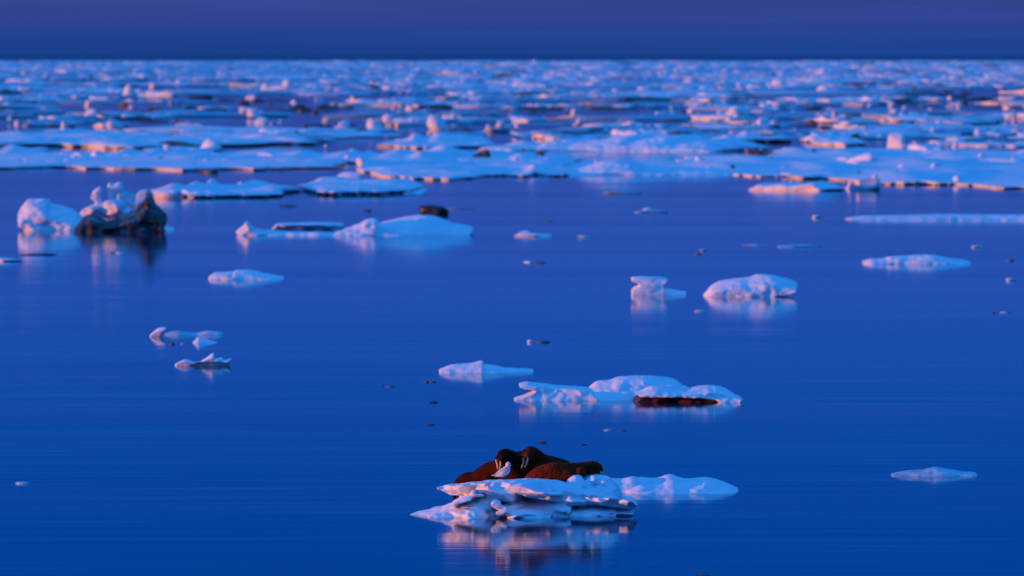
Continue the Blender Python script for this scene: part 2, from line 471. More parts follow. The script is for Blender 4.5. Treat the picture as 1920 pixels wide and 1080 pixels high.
WD = D0 + 4.0
U = mpp(WD)
def chain(raw, pts, D=WD, step=0.3, ry=1.0):
    """spheres strung along a smooth curve; pts = (px, py, metres behind, radius px)"""
    q = [(*P(a[0], a[1], D + a[2]), a[3] * U) for a in pts]
    q = [q[0]] + q + [q[-1]]
    for i in range(1, len(q) - 2):
        p0, p1, p2, p3 = (np.array(q[i + k]) for k in (-1, 0, 1, 2))
        seg = np.linalg.norm(p2[:3] - p1[:3]); n = max(2, int(seg / (step * max(0.02, min(p1[3], p2[3])))))
        for k in range(n + 1):
            t = k / n
            c = 0.5 * (2 * p1 + (p2 - p0) * t + (2 * p0 - 5 * p1 + 4 * p2 - p3) * t * t + (3 * p1 - p0 - 3 * p2 + p3) * t ** 3)
            r = max(c[3], 0.01)
            ellipsoid(raw, c[:3], (r, r * ry, r), src=ICO2)
def tube_mesh(pts, rad, n=10):
    v, f = [], []
    for i, p in enumerate(pts):
        p = Vector(p)
        t = (Vector(pts[min(i + 1, len(pts) - 1)]) - Vector(pts[max(i - 1, 0)])).normalized()
        a = t.cross(Vector((0.3, 1, 0.1))).normalized(); b = t.cross(a)
        for j in range(n):
            g = 2 * math.pi * j / n
            v.append(p + (a * math.cos(g) + b * math.sin(g)) * rad[i])
    for i in range(len(pts) - 1):
        for j in range(n):
            f.append((i * n + j, i * n + (j + 1) % n, (i + 1) * n + (j + 1) % n, (i + 1) * n + j))
    f.append(tuple(reversed(range(n)))); f.append(tuple(range((len(pts) - 1) * n, len(pts) * n)))
    me = mesh("tube", v, f); smooth(me); return me
def sub_mesh(name, me, m, rootobj):
    o = new_obj(name, me, m, parent=rootobj)
    o.matrix_parent_inverse = rootobj.matrix_world.inverted()
    return o
def ball_mesh(c, r, src=None):
    raw = Raw(); ellipsoid(raw, c, r, src=src or ICO2); me = mesh("ball", raw.v, raw.f); smooth(me); return me
def animal(name, label, cat, base, group=None):
    e = bpy.data.objects.new(name, None); e.empty_display_size = 0.3
    link(e); e.location = base; tag(e, label, cat, group)
    bpy.context.view_layer.update()
    return e
def walrus(label, chains, tusks=(), eyes=(), m='fur', base=(950, 903, 0), vox=0.028):
    e = animal("walrus", label, "walrus", P(base[0], base[1], WD + base[2]), "walruses resting on the floe")
    raw = Raw()
    for c in chains: chain(raw, c)
    me = fuse(raw, vox, 5, "walrus_body")
    roughen(me, 0.012, 5.0, len(chains) + base[0], 4)
    sub_mesh("body", me, M[m], e)
    for t in tusks:
        a = P(t[0], t[1], WD + t[2]); b = P(t[3], t[4], WD + t[5])
        mid = (a + b) / 2 + (b - a).cross(Vector((0, 1, 0))).normalized() * 0.02 + Vector((0, -0.02, 0))
        sub_mesh("tusk", tube_mesh([a, (a + mid) / 2, mid, (mid + b) / 2, b], [0.030, 0.029, 0.027, 0.022, 0.009]), M['ivory'], e)
    for x in eyes:
        c = P(x[0], x[1], WD + x[2]); sub_mesh("eye", ball_mesh(c, (0.022,) * 3), M['eye'], e)
    return e
# left animal: rear to the left with a flipper hanging over the edge, head up
walrus("dark walrus with raised head and tusks directly behind the gull", [
    [(856, 907, 0.6, 7), (872, 900, 0.5, 14), (893, 898, 0.4, 15.5), (910, 890, 0.3, 20), (928, 885, 0.2, 23), (945, 881, 0.05, 24.5), (958, 872, 0.0, 21), (957, 861, -0.05, 17.5), (949, 855, -0.15, 14.5), (943, 854, -0.25, 13)],
    [(864, 904, 0.5, 7), (857, 913, 0.6, 5.5), (853, 926, 0.65, 5), (853, 941, 0.65, 4)],
    [(941, 860, -0.3, 11), (934, 862, -0.48, 8)], [(941, 861, -0.4, 10), (940, 863, -0.62, 7.5)],
    [(955, 885, -0.1, 16), (968, 893, -0.3, 12), (978, 900, -0.4, 7)], [(920, 893, 0.1, 15), (915, 902, -0.1, 9)],
], tusks=[(930, 862, -0.56, 933, 881, -0.66), (938.5, 863, -0.68, 936, 881, -0.78)], eyes=[(936, 849, -0.42), (947, 850, -0.47)], m='fur_dark', base=(930, 908, 0))
# middle animal
walrus("walrus with the highest head and long tusks at the centre of the group", [
    [(1072, 892, 1.2, 10), (1050, 885, 1.0, 18), (1030, 878, 0.7, 20), (1014, 867, 0.45, 18.5), (1004, 858, 0.25, 16.5), (997, 851, 0.05, 14.5), (992, 849, -0.08, 13)],
    [(1012, 870, 0.4, 17), (1002, 880, 0.2, 18), (992, 889, 0.1, 18), (982, 896, 0.0, 13)],
    [(990, 853, -0.12, 11), (984, 855, -0.32, 8)], [(991, 854, -0.22, 10), (990, 856, -0.46, 7.5)],
    [(1002, 888, 0.0, 12), (1000, 899, -0.15, 7)],
], tusks=[(982.5, 856, -0.4, 977.5, 878, -0.5), (990, 857, -0.52, 984, 876, -0.62)], eyes=[(986, 844, -0.22), (997, 845, -0.28)], m='fur_mid', base=(1010, 903, 0.3))
# the one lying behind
walrus("walrus lying behind the two raised heads, only its back showing", [
    [(938, 890, 1.7, 9), (952, 875, 1.7, 17), (970, 866, 1.7, 20.5), (1000, 867, 1.7, 20), (1035, 872, 1.7, 17.5), (1056, 876, 1.7, 15), (1076, 883, 1.7, 9), (1084, 890, 1.7, 6)],
    [(985, 875, 1.7, 20), (990, 895, 1.7, 18)],
], m='fur_dark', base=(1000, 903, 1.7))
# the right one, stretched out with its head at the right end
walrus("brown walrus stretched out low with its head turned from the others", [
    [(984, 901, -0.9, 4.5), (996, 896, -0.85, 10), (1012, 891, -0.8, 17), (1034, 888, -0.75, 21), (1056, 887, -0.7, 21), (1077, 884, -0.65, 17.5), (1093, 880, -0.6, 14.5), (1108, 877, -0.55, 13), (1119, 877.5, -0.5, 11.5)],
    [(1118, 878, -0.5, 10), (1123, 881, -0.62, 8)], [(1118, 878, -0.4, 10), (1124, 881, -0.35, 8)],
    [(1088, 887, -0.85, 12), (1082, 898, -0.95, 8)], [(1034, 892, -0.8, 20), (1060, 893, -0.8, 19)],
], tusks=[(1126, 884, -0.7, 1127.5, 891, -0.74), (1127, 884, -0.36, 1129, 891, -0.38)], eyes=[(1125, 871, -0.66)], m='fur', base=(1050, 905, -0.7))

# ================================================================== the gull
GD = D0 + 2.0 - WD
g = animal("gull", "white gull standing on the ice ledge before the darkest walrus", "gull", P(946, 900, WD + GD))
raw = Raw()
chain(raw, [(928, 891.5, GD, 2), (935, 889, GD, 5.4), (943, 886, GD, 8.2), (949, 881.5, GD, 7.6), (952, 876, GD, 5.2), (952.5, 871.5, GD, 4.8), (953, 870.5, GD - 0.01, 4.6)], step=0.3)
sub_mesh("body", fuse(raw, 0.012, 3, "gull_body"), M['feather'], g)
for s in (-1, 1):
    raw = Raw()
    for k in range(9):
        t = k / 8
        c = P(949 - 24 * t, 879.5 + 11.5 * t, WD + GD + s * (0.115 - 0.08 * t))
        ellipsoid(raw, c, (0.05 - 0.02 * t, 0.022, 0.062 * (1 - t) + 0.014), rot=0.5)
    sub_mesh("wing", fuse(raw, 0.010, 2, "wing"), M['grey_feather'], g)
    a = P(945.5 + s * 1.6, 890, WD + GD + s * 0.04); b = P(946 + s * 1.6, 902, WD + GD + s * 0.04)
    sub_mesh("leg", tube_mesh([a, (a + b) / 2, b], [0.012, 0.008, 0.008], 6), M['leg'], g)
    sub_mesh("eye", ball_mesh(P(954.5, 870, WD + GD + s * 0.058), (0.008,) * 3, ICO1), M['eye'], g)
a = P(956, 871, WD + GD - 0.01); b = P(960.5, 873, WD + GD - 0.02)
sub_mesh("beak", tube_mesh([a, (a + b) / 2, b], [0.018, 0.013, 0.004], 7), M['beak'], g)
raw = Raw()
for k in range(5):
    c = P(930 - 7 * k / 4, 890 + 1.6 * k / 4, WD + GD); ellipsoid(raw, c, (0.03, 0.03 + 0.012 * k / 4, 0.012))
sub_mesh("tail", fuse(raw, 0.009, 1, "tail"), M['feather'], g)

# ================================================================== floes on the open water
hero("hooked white ice floe with an overhanging horn at one end", 750, [
    dict(o=[(971, 749), (980, 742), (996, 735), (1004, 729), (998, 725), (976, 721), (974, 718), (988, 715), (1012, 718), (1045, 722), (1080, 724), (1106, 727), (1114, 738), (1112, 751)], d=(-0.9, 1.6), lean=0.8, end=0.9, p=5),
    dict(o=[(1085, 751), (1100, 738), (1130, 734), (1170, 738), (1200, 746), (1200, 751)], d=(-0.8, 1.8), lean=0.8, end=0.4)], amp=0.5, wx=0.2, scallop=0.35)
hero("smooth long white floe behind the hooked and the brown floes", 742, [
    dict(o=[(1104, 744), (1103, 729), (1112, 720), (1122, 714), (1145, 711), (1160, 706), (1190, 704), (1240, 705), (1266, 711), (1280, 722), (1296, 730), (1296, 744)], d=(-1.0, 3.5), lean=1.1, end=0.35)], amp=0.6)
hero("white capped floe on a brown sediment underside", 752, [
    dict(o=[(1190, 734), (1202, 731), (1222, 723), (1250, 723), (1285, 727), (1310, 723), (1340, 721), (1362, 728), (1378, 738), (1393, 748), (1372, 752), (1345, 748), (1320, 741), (1270, 737), (1215, 736)], d=(-1.4, 2.6), lean=0.8, pivot='mid', end=0.5)], amp=0.5)
o = hero("brown sediment layer under the white capped floe", 752, [
    dict(o=[(1197, 753), (1195, 738), (1203, 733), (1260, 735), (1320, 740), (1352, 749), (1345, 755)], d=(-0.9, 2.0), lean=-0.2, end=0.7)], m='dirty', amp=0.5, name="underside")
_fl = [x for x in scene.objects if x.get('label', '').startswith('white capped')][0]
bpy.context.view_layer.update()
o.parent = _fl; o.matrix_parent_inverse = _fl.matrix_world.inverted()
for k in ('category',): del o[k]
hero("low white floe with a small peak and a thin flat tail", 698, [
    dict(o=[(823, 694), (834, 688), (850, 682), (880, 680), (893, 677), (905, 674), (908, 681), (925, 684), (945, 689), (960, 699), (850, 700)], d=(-1.0, 1.6), lean=0.4, end=0.4),
    dict(o=[(930, 699), (940, 690), (975, 690), (1002, 693), (985, 698)], d=(-0.6, 1.2), lean=0.4, end=0.5)], amp=0.7)
# the small group at the left
hero("small curved ice claw at the end of a thin sliver", 631, [dict(o=[(281, 629), (287, 621), (298, 613), (312, 611), (306, 618), (302, 626), (300, 632), (285, 633)], d=(-0.4, 0.5), end=0.85)], amp=0.4)
hero("thin flat sliver of ice trailing behind the small ice claw", 628, [dict(o=[(308, 629), (318, 622), (335, 619), (352, 621), (372, 622), (390, 619), (414, 621), (412, 628)], d=(-0.6, 0.8), end=0.6, lean=-0.3)], amp=0.3, m='blue_ice')
hero("tiny pointed ice piece below the thin sliver", 643, [dict(o=[(359, 644), (366, 637), (372, 631), (379, 634), (392, 638), (412, 643), (390, 645)], d=(-0.5, 0.8), end=0.4, lean=0.5)], amp=0.4)
hero("jagged little floe with a dark underside and pointed fins", 685, [
    dict(o=[(328, 684), (335, 678), (346, 673), (354, 674), (362, 679), (376, 676), (390, 667), (400, 660), (402, 668), (398, 673), (416, 668), (419, 674), (432, 671), (434, 675), (428, 683), (410, 680), (370, 681), (352, 684)], d=(-0.6, 0.9), pivot='mid', end=0.6)], amp=0.4)
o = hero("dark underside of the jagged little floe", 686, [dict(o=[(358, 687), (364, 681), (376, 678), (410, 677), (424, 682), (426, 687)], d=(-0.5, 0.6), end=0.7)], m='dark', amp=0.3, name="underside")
_fl = [x for x in scene.objects if x.get('label', '').startswith('jagged little')][0]
bpy.context.view_layer.update()
o.parent = _fl; o.matrix_parent_inverse = _fl.matrix_world.inverted(); del o['category']
hero("flat wedge shaped floe with a squared pink end, floating alone", 523, [
    dict(o=[(400, 522), (400, 512), (412, 510), (438, 509), (442, 506), (465, 505), (482, 508), (500, 513), (526, 518), (524, 522)], d=(-1.6, 3.0), lean=0.9, p=4, end=0.6)], amp=0.5)
hero("mushroom shaped ice floe with a notched stem", 552, [
    dict(o=[(1184, 550), (1185, 542), (1192, 537), (1199, 532), (1196, 526), (1184, 521), (1188, 517), (1205, 516), (1240, 517), (1252, 521), (1243, 531), (1246, 541), (1240, 553), (1188, 553)], d=(-0.9, 1.3), end=0.9, p=5, lean=0.5),
    dict(o=[(1232, 552), (1240, 542), (1252, 539), (1268, 543), (1287, 546), (1280, 549), (1262, 552)], d=(-0.8, 1.2), end=0.5, lean=0.4)], amp=0.5)
hero("large bun shaped floe with one end lifted off the water", 555, [
    dict(o=[(1325, 556), (1327, 544), (1336, 533), (1350, 525), (1380, 520), (1402, 518), (1420, 512), (1436, 511), (1462, 516), (1484, 522), (1496, 531), (1484, 539), (1462, 544), (1440, 551), (1420, 556)], d=(-1.8, 2.6), lean=0.55, end=0.6)], amp=0.7, wx=0.18)
hero("long low floe with a pink crest and pointed ends", 494, [
    dict(o=[(1629, 493), (1631, 486), (1658, 484), (1670, 480), (1700, 479), (1720, 477), (1750, 477), (1775, 483), (1808, 487), (1806, 493)], d=(-1.6, 3.0), lean=0.2, p=4, end=0.55)], amp=0.7)
hero("very long thin strip of ice with a pink tip", 412, [
    dict(o=[(1608, 412), (1612, 405), (1650, 403), (1700, 402), (1780, 400), (1860, 401), (1960, 402), (1960, 413)], d=(-3, 6), lean=0.9, p=4, end=0.6)], m='ice_far', amp=0.3, wx=0.08, flat=0.8)
hero("lone dim low floe with a small hump, far from other ice", 892, [
    dict(o=[(1674, 894), (1680, 887), (1700, 883), (1730, 880), (1746, 877), (1756, 875), (1768, 877), (1786, 880), (1800, 883), (1828, 886), (1820, 893)], d=(-0.8, 1.0), lean=0.6, p=3, end=0.4)], amp=0.4, m='blue_ice')
# the long two-humped floe
hero("long two humped white floe with a turned up end", 441, [
    dict(o=[(457, 441), (458, 420), (464, 413), (472, 424), (490, 430), (520, 433), (600, 434), (640, 436), (700, 436), (700, 441)], d=(-2.0, 3.0), lean=0.3, p=4, end=0.5),
    dict(o=[(622, 438), (645, 428), (672, 418), (690, 408), (704, 407), (712, 416), (740, 428), (768, 438), (766, 441), (640, 440)], d=(-2.6, 3.0), lean=0.5, end=0.3),
    dict(o=[(690, 438), (705, 420), (740, 409), (775, 402), (800, 401), (830, 408), (850, 418), (876, 422), (888, 430), (872, 438), (800, 440)], d=(-1.0, 8.0), lean=1.2, end=0.3)], m='ice_far', amp=0.9)
hero("thin dark edged ice plate behind the two humped floe", 431, [
    dict(o=[(519, 431), (518, 421), (530, 417), (632, 416), (645, 424), (628, 431)], d=(-1, 6), lean=-0.5, p=6, end=0.85)], m='ice_far', amp=0.3)
o = scene.objects[-1]
chunk(813, 401, 54, 17, "dark dirty ice lump beyond the two humped floe", m='dark', deep=0.5, rot=-0.3)

# the tall old ice at the left
hero("big rounded white ice boulder beside the black ice boulder", 431, [
    dict(o=[(58, 432), (44, 416), (35, 404), (36, 392), (45, 380), (52, 370), (70, 367), (88, 369), (96, 378), (120, 384), (140, 393), (154, 406), (160, 418), (156, 432)], d=(-2.6, 4.0), lean=0.35, end=0.45)], m='ice_far', amp=1.4, name="ice_boulder", cat="ice boulder")
hero("pink lit pinnacles of ice standing on the dark ice boulder", 425, [
    dict(o=[(156, 402), (162, 391), (172, 384), (186, 382), (200, 386), (214, 380), (232, 388), (246, 394), (238, 412), (190, 416)], d=(-0.8, 2.0), end=0.7, p=4),
    dict(o=[(178, 388), (180, 376), (172, 368), (173, 361), (180, 354), (188, 351), (190, 357), (185, 364), (190, 374), (192, 388)], d=(-0.2, 0.9), end=0.8, p=4),
    dict(o=[(200, 388), (208, 374), (203, 362), (202, 350), (205, 342), (215, 344), (226, 341), (233, 349), (226, 355), (214, 357), (213, 366), (220, 376), (218, 390)], d=(0.2, 1.3), end=0.8, p=4),
    dict(o=[(194, 392), (200, 380), (212, 374), (226, 378), (232, 392), (226, 404), (206, 406)], d=(-1.4, 0.6), end=0.62, p=4, pivot='mid', yaw=-0.4),
    dict(o=[(158, 404), (163, 392), (176, 386), (184, 392), (180, 402), (168, 408)], d=(-1.3, 0.5), end=0.6, p=4, pivot='mid', yaw=-0.4)], m='ice_far', amp=0.5, vox=0.6, wx=0.15, flat=1.0, scallop=1.0, name="ice_pinnacle", cat="ice pinnacle")
hero("black glassy ice boulder with a steep peak, below the pinnacles", 434, [
    dict(o=[(150, 436), (152, 414), (164, 402), (176, 400), (192, 410), (206, 412), (230, 402), (250, 392), (262, 384), (270, 372), (276, 361), (282, 357), (287, 366), (291, 379), (300, 387), (309, 398), (311, 412), (304, 422), (308, 430), (300, 436)], d=(-3.0, 2.8), lean=0.12, end=0.5)], m='dark', amp=0.8, wx=0.3, scallop=1.8, name="ice_boulder", cat="ice boulder")
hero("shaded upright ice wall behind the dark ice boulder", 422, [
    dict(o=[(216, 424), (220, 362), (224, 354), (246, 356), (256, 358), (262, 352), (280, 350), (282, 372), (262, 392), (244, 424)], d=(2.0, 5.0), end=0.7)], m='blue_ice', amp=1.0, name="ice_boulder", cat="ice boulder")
hero("thin pale ice foot under the peak of the black ice boulder", 430, [
    dict(o=[(262, 431), (272, 424), (300, 424), (326, 426), (320, 431)], d=(-1, 1.5), end=0.5)], m='ice_far', amp=0.4)

# small drifting pieces
sp = "small ice bits scattered on the open water"
for px, yb, ww, hh, mm, lab in [
    (1000, 443, 66, 9, 'ice', "little peaked floe past the tail of the two humped floe"), (985, 441, 26, 15, 'ice', "small ice peak on the little floe beside the two humped floe"),
    (1097, 445, 26, 8, 'blue_ice', None), (992, 492, 20, 4, 'ice', None), (1015, 493, 16, 5, 'dark', None), (1222, 398, 56, 8, 'blue_ice', None), (1212, 396, 20, 12, 'ice', None),
    (1499, 463, 72, 8, 'blue_ice', None), (1415, 460, 40, 4, 'blue_ice', None), (1834, 464, 24, 7, 'blue_ice', None), (1893, 489, 14, 6, 'dirty', None), (1895, 526, 16, 9, 'blue_ice', None),
    (1531, 408, 14, 8, 'ice', None), (1312, 584, 18, 6, 'blue_ice', None), (1308, 477, 12, 6, 'dirty', None), (1318, 470, 10, 6, 'blue_ice', None), (1166, 362, 64, 8, 'blue_ice', None),
    (12, 490, 52, 11, 'ice', "pale wedge of ice near the thin dark plate"), (66, 478, 70, 5, 'dark', "thin dark plate of ice below the white ice boulder"),
    (994, 642, 10, 9, 'ice', None), (1018, 642, 26, 6, 'dirty', None), (731, 725, 16, 4, 'dirty', None), (715, 724, 5, 3, 'dirty', None), (799, 717, 8, 5, 'dirty', None), (811, 717, 11, 4, 'dirty', None),
    (812, 755, 15, 5, 'dark', None), (808, 797, 13, 4, 'dark', None), (1017, 830, 16, 5, 'dark', None), (1092, 834, 14, 3, 'dark', None), (1140, 807, 14, 5, 'blue_ice', None), (1168, 808, 9, 4, 'dirty', None),
    (43, 907, 27, 7, 'blue_ice', "small pale ice scrap alone on empty water"), (1320, 1080, 26, 6, 'dark', "dark ice scrap nearer than the walrus floe"), (225, 475, 14, 4, 'ice', None), (211, 475, 7, 4, 'dark', None),
    (541, 387, 30, 6, 'dark', None), (323, 646, 9, 7, 'dirty', None), (345, 645, 12, 3, 'blue_ice', None), (1885, 586, 18, 4, 'blue_ice', None), (1862, 587, 8, 4, 'dirty', None), (690, 396, 14, 6, 'dark', None), (860, 392, 60, 4, 'blue_ice', None), (1028, 416, 12, 4, 'dirty', None),
]:
    kind = {'ice': "tiny white ice bit adrift on the open water", 'blue_ice': "small bare blue ice bit low on the open water", 'dark': "tiny black ice bit adrift on the open water", 'dirty': "tiny brown ice bit adrift on the open water"}[mm]
    chunk(px, yb, ww * 1.15, hh * (0.6 if mm in ('dark', 'dirty', 'blue_ice') else 0.62), lab or kind, None if lab else sp, m=mm, name="ice_chunk", deep=min(1.0, 0.35 + 14 / ww), rot=R.uniform(-0.2, 0.2), sub=ICO2 if ww < 30 else ICO3)

# ================================================================== the edge of the pack
sheet(-420, 752, 322, 286, "broad snowy floe behind the narrow floe and the ice boulders", fb=7, seed=3, bumps=[(120, 0.7, 10, 14), (185, 0.7, 12, 10), (240, .7, 8, 12), (510, 0.4, 10, 26), (300, 0.1, 6, 40), (610, 0.3, 9, 30), (430, .6, 5, 50)])
sheet(590, 1120, 338, 284, "rough snow covered floe in the middle of the pack edge", fb=7, seed=8, bumps=[(640, -0.2, 14, 22), (700, 0.5, 14, 40), (800, 0.7, 16, 30), (980, 0.2, 10, 30), (1000, -0.6, 6, 12), (760, 0.3, 12, 20), (900, .5, 9, 30)], amp=0.9)
sheet(244, 548, 373, 351, "narrow floe with a dark undercut edge and a pink end", fb=10, seed=12, under=1.0, bumps=[(300, 0, 8, 20), (365, 0.3, 13, 12), (450, 0.4, 12, 30), (500, 0, 7, 40), (335, 0.2, 10, 12)])
sheet(530, 790, 368, 342, "thick slab with a dark rounded front edge beside the narrow floe", fb=13, seed=17, under=0.9, bumps=[(600, 0.4, 8, 40), (700, 0, 6, 40)])
sheet(740, 800, 366, 352, "pale blue low shelf at the end of the thick slab", fb=2, seed=19, under=0.2, n=60)
sheet(-380, 640, 280, 256, "long dark edged floe behind the broad snowy floe", fb=11, seed=23, under=1.2, amp=0.9, bumps=[(120, 0, 6, 40), (500, 0, 6, 60), (350, .3, 6, 60)])
sheet(700, 935, 280, 264, "humped white floe at the back of the middle pack edge", fb=8, seed=29, bumps=[(770, 0, 16, 16), (815, 0, 17, 24), (860, 0, 14, 26), (900, 0, 8, 20)])
hero("wavy white snow drift on a floe, sunlit along its crest", 283, [
    dict(o=[(1043, 278), (1044, 268), (1056, 259), (1080, 258), (1110, 261), (1150, 255), (1185, 248), (1205, 248), (1225, 254), (1252, 250), (1278, 251), (1295, 260), (1318, 264), (1340, 258), (1362, 262), (1395, 272), (1390, 282), (1320, 280), (1240, 277)], d=(-6, 20), lean=1.5, end=0.4, yaw=-0.35)], m='ice_far', amp=0.6, wx=0.1, scallop=0.5)
hero("shaded blue ice hump with a black undercut, in front of the snow drift", 327, [
    dict(o=[(1068, 325), (1085, 316), (1110, 308), (1135, 301), (1160, 299), (1190, 302), (1215, 309), (1250, 312), (1290, 314), (1330, 315), (1368, 319), (1360, 326)], d=(-5, 14), lean=0.9, end=0.35)], m='ice_far', amp=0.5, wx=0.1, scallop=0.4)
sheet(1030, 1400, 328, 302, "flat floe under the shaded blue hump", fb=4, seed=31, under=1.3)
sheet(1290, 1720, 336, 292, "smooth tongue of snowy ice between the blue hump and the widest floe", fb=5, seed=37, power=2.0, bumps=[(1480, 0.4, 8, 60), (1400, -.1, 5, 40)], under=0.3)
sheet(1560, 2330, 357, 278, "widest snowy floe of the pack edge, behind the low pink strip", fb=6, seed=41, under=1.5, power=3.0, wob=0.10, bumps=[(1690, 0.7, 8, 40), (1800, 0.5, 8, 60), (1760, -0.6, 8, 50), (1900, 0, 8, 60), (1640, -0.2, 5, 40)])
hero("low pink ice strip lying before the smooth tongue of ice", 357, [
    dict(o=[(1432, 356), (1434, 347), (1446, 342), (1462, 345), (1484, 341), (1510, 344), (1540, 340), (1554, 348), (1556, 356)], d=(-2.0, 3), lean=0.0, p=4, end=0.75, yaw=-0.55)], m='ice_far', amp=0.8)
hero("black edged plate floating on the water behind the blue hump", 268, [
    dict(o=[(1380, 269), (1384, 262), (1430, 260), (1476, 261), (1476, 268)], d=(-3, 8), lean=-0.6, p=6, end=0.9)], m='dark', amp=0.3)
for x0, x1, yf, yr, fb, sd_, lab in [
    (1580, 1715, 311, 300, 10, 201, "raised plate with a dark lip beside the pink rounded slab"), (1745, 2080, 308, 296, 9, 205, "long raised plate with a dark lip on the widest floe"),
    (1470, 1600, 336, 326, 8, 209, "raised plate at the tip of the smooth tongue"), (1700, 1850, 334, 322, 9, 213, "small raised plate near the front of the widest floe"),
    (840, 1060, 312, 300, 9, 217, "raised plate with a dark lip on the middle floe"), (330, 560, 303, 295, 8, 221, "raised plate behind the brown strip on the broad snowy floe"), (20, 190, 309, 300, 7, 225, "low raised plate on the smooth end of the broad snowy floe")]:
    sheet(x0, x1, yf, yr, lab, fb=fb, seed=sd_, under=1.3, amp=0.5, n=120, rings=14)
eb = "ice blocks standing along the pack edge"
for px, yb, ww, hh, mm, lab, dp in [
    (394, 283, 44, 25, 'ice_far', "white pyramid of ice on the back of the broad snowy floe", 1.0), (1682, 276, 44, 28, 'ice_far', "square orange lit ice block on the widest floe", 0.8),
    (1615, 309, 80, 24, 'ice_far', "pink rounded slab where the smooth tongue meets the widest floe", 0.8), (1592, 354, 14, 19, 'ice_far', None, 1), (1626, 356, 50, 24, 'ice_far', None, .8), (1642, 352, 24, 26, 'ice_far', None, 0.8),
    (1796, 344, 18, 15, 'ice_far', None, 1), (1432, 292, 78, 11, 'dirty', "brownish strip of ice on the smooth tongue", .5), (1527, 292, 14, 14, 'dirty', None, 1), (388, 324, 44, 6, 'dirty', "brown ice strip under the edge of the broad snowy floe", .6),
    (900, 302, 40, 22, 'dirty', "tilted brown shard sticking up from the middle floe", .5), (1012, 297, 22, 14, 'dirty', None, 1), (310, 371, 60, 19, 'ice_far', "pink block at the end of the narrow floe", .6), (275, 372, 26, 18, 'ice_far', None, 1),
    (350, 369, 36, 14, 'ice_far', None, .8), (452, 352, 30, 12, 'ice_far', None, .8), (365, 356, 22, 14, 'ice_far', None, 1), (655, 336, 60, 14, 'ice_far', "low white wedge on the rough floe beside the thick slab", .7), (1485, 354, 14, 20, 'ice_far', None, 1),
    (181, 296, 26, 15, 'ice_far', None, 1), (120, 294, 40, 8, 'ice_far', None, .6), (150, 297, 36, 12, 'ice_far', None, .8), (240, 297, 30, 9, 'ice_far', None, .8), (293, 283, 12, 7, 'ice_far', None, 1),
    (1790, 275, 12, 9, 'ice_far', None, 1), (1762, 277, 16, 10, 'ice_far', None, 1), (1690, 318, 16, 10, 'ice_far', None, 1), (1840, 308, 14, 8, 'ice_far', None, 1), (1000, 326, 22, 18, 'ice_far', None, 1), (690, 352, 8, 6, 'ice_far', None, 1),
    (330, 278, 90, 14, 'dirty', "brown stained ice bank in the shadow of the long floe", .5), (740, 292, 18, 8, 'ice_far', None, 1), (690, 291, 24, 9, 'ice_far', None, 1), (510, 300, 60, 14, 'ice_far', None, .6), (1005, 282, 30, 10, 'ice_far', None, 1),
]:
    D = dist(yb)
    chunk(px, yb, ww, hh, lab or "ice block standing at the near edge of the pack", None if lab else eb, m=mm, D=D - 1.0, name="ice_block", cat="ice block", deep=dp, rot=R.uniform(-0.7, -0.1), sink=0.5)

for k in range(12):
    yf = R.uniform(262, 300); wpx = R.uniform(60, 300); px = R.uniform(-40, 1960)
    sheet(px - wpx / 2, px + wpx / 2, yf, yf - R.uniform(6, 13), "mid sized floe crowded between the larger floes of the pack edge", fb=R.uniform(3, 8), seed=60 + k * 3, under=R.uniform(0.2, 1.0), amp=1.0, n=90, rings=12,
          bumps=[(px + R.uniform(-.4, .4) * wpx, R.uniform(-.4, .6), R.uniform(3, 10), R.uniform(8, 26)) for _ in range(3)], group="mid sized floes of the pack edge")
for _ in range(60):
    yb = R.uniform(262, 352); px = R.uniform(0, 1920)
    if 327 < yb and 1100 < px < 1560: continue
    if 325 < yb and px < 560: continue
    if 338 < yb < 356 and px < 1560: continue
    hh = min(13, R.lognormvariate(1.75, 0.4)); ww = hh * R.uniform(0.9, 2.4)
    chunk(px, yb, ww, hh, "small rubble block frozen onto the near pack floes", "rubble on the near pack floes", m='ice_far' if R.random() < 0.8 else 'dirty', name="ice_block", cat="ice block", deep=0.9, rot=R.uniform(0, 6.2), sink=0.3, sub=ICO2, z=0.25)

# ================================================================== the pack beyond
def floe_template(seed, n=18):
    rr = random.Random(seed); v = []; rad = []
    for j in range(n):
        t = 2 * math.pi * j / n
        r = 0.5 * (0.78 + 0.34 * noise.fractal(Vector((math.cos(t) * 1.3, math.sin(t) * 1.3, seed * 3.1)), 0.8, 2.0, 4))
        rad.append((r * math.cos(t), r * math.sin(t)))
    hh = lambda x, y: 0.9 + 1.5 * noise.fractal(Vector((x * 4.2, y * 4.2, seed * 1.7)), 0.8, 2.2, 4)
    v.append((0, 0, hh(0, 0)))
    for q in (0.3, 0.55, 0.78, 0.97): v += [(x * q, y * q, max(0.45, hh(x * q, y * q))) for x, y in rad]
    v += [(x, y, 0.4) for x, y in rad]
    v += [(x * 0.94, y * 0.94, 0.05) for x, y in rad]
    v += [(x * 0.90, y * 0.90, -0.8) for x, y in rad]
    f = [(0, 1 + j, 1 + (j + 1) % n) for j in range(n)]
    for k in range(6):
        for j in range(n):
            a, b = 1 + k * n + j, 1 + k * n + (j + 1) % n
            f.append((a, a + n, b + n)); f.append((a, b + n, b))
    me = mesh("pack_floe", v, f); smooth(me)
    return me, np.array(v), np.array(f)
def block_template(seed):
    me = lump_mesh(1, 1, 1, seed * 31 + 2, ICO2, cuts=14, sink=0.4, rough=0.05)
    v = np.array([tuple(x.co) for x in me.vertices]); return me, v, np.array(ICO2[1])
FT = [floe_template(s) for s in range(1, 9)]
BT = [block_template(s) for s in range(1, 9)]
for t in FT + BT: t[0].materials.append(M['ice_far'])
UT = [floe_template(s) for s in range(11, 15)]
for t in UT: t[0].materials.append(M['blue_ice'])
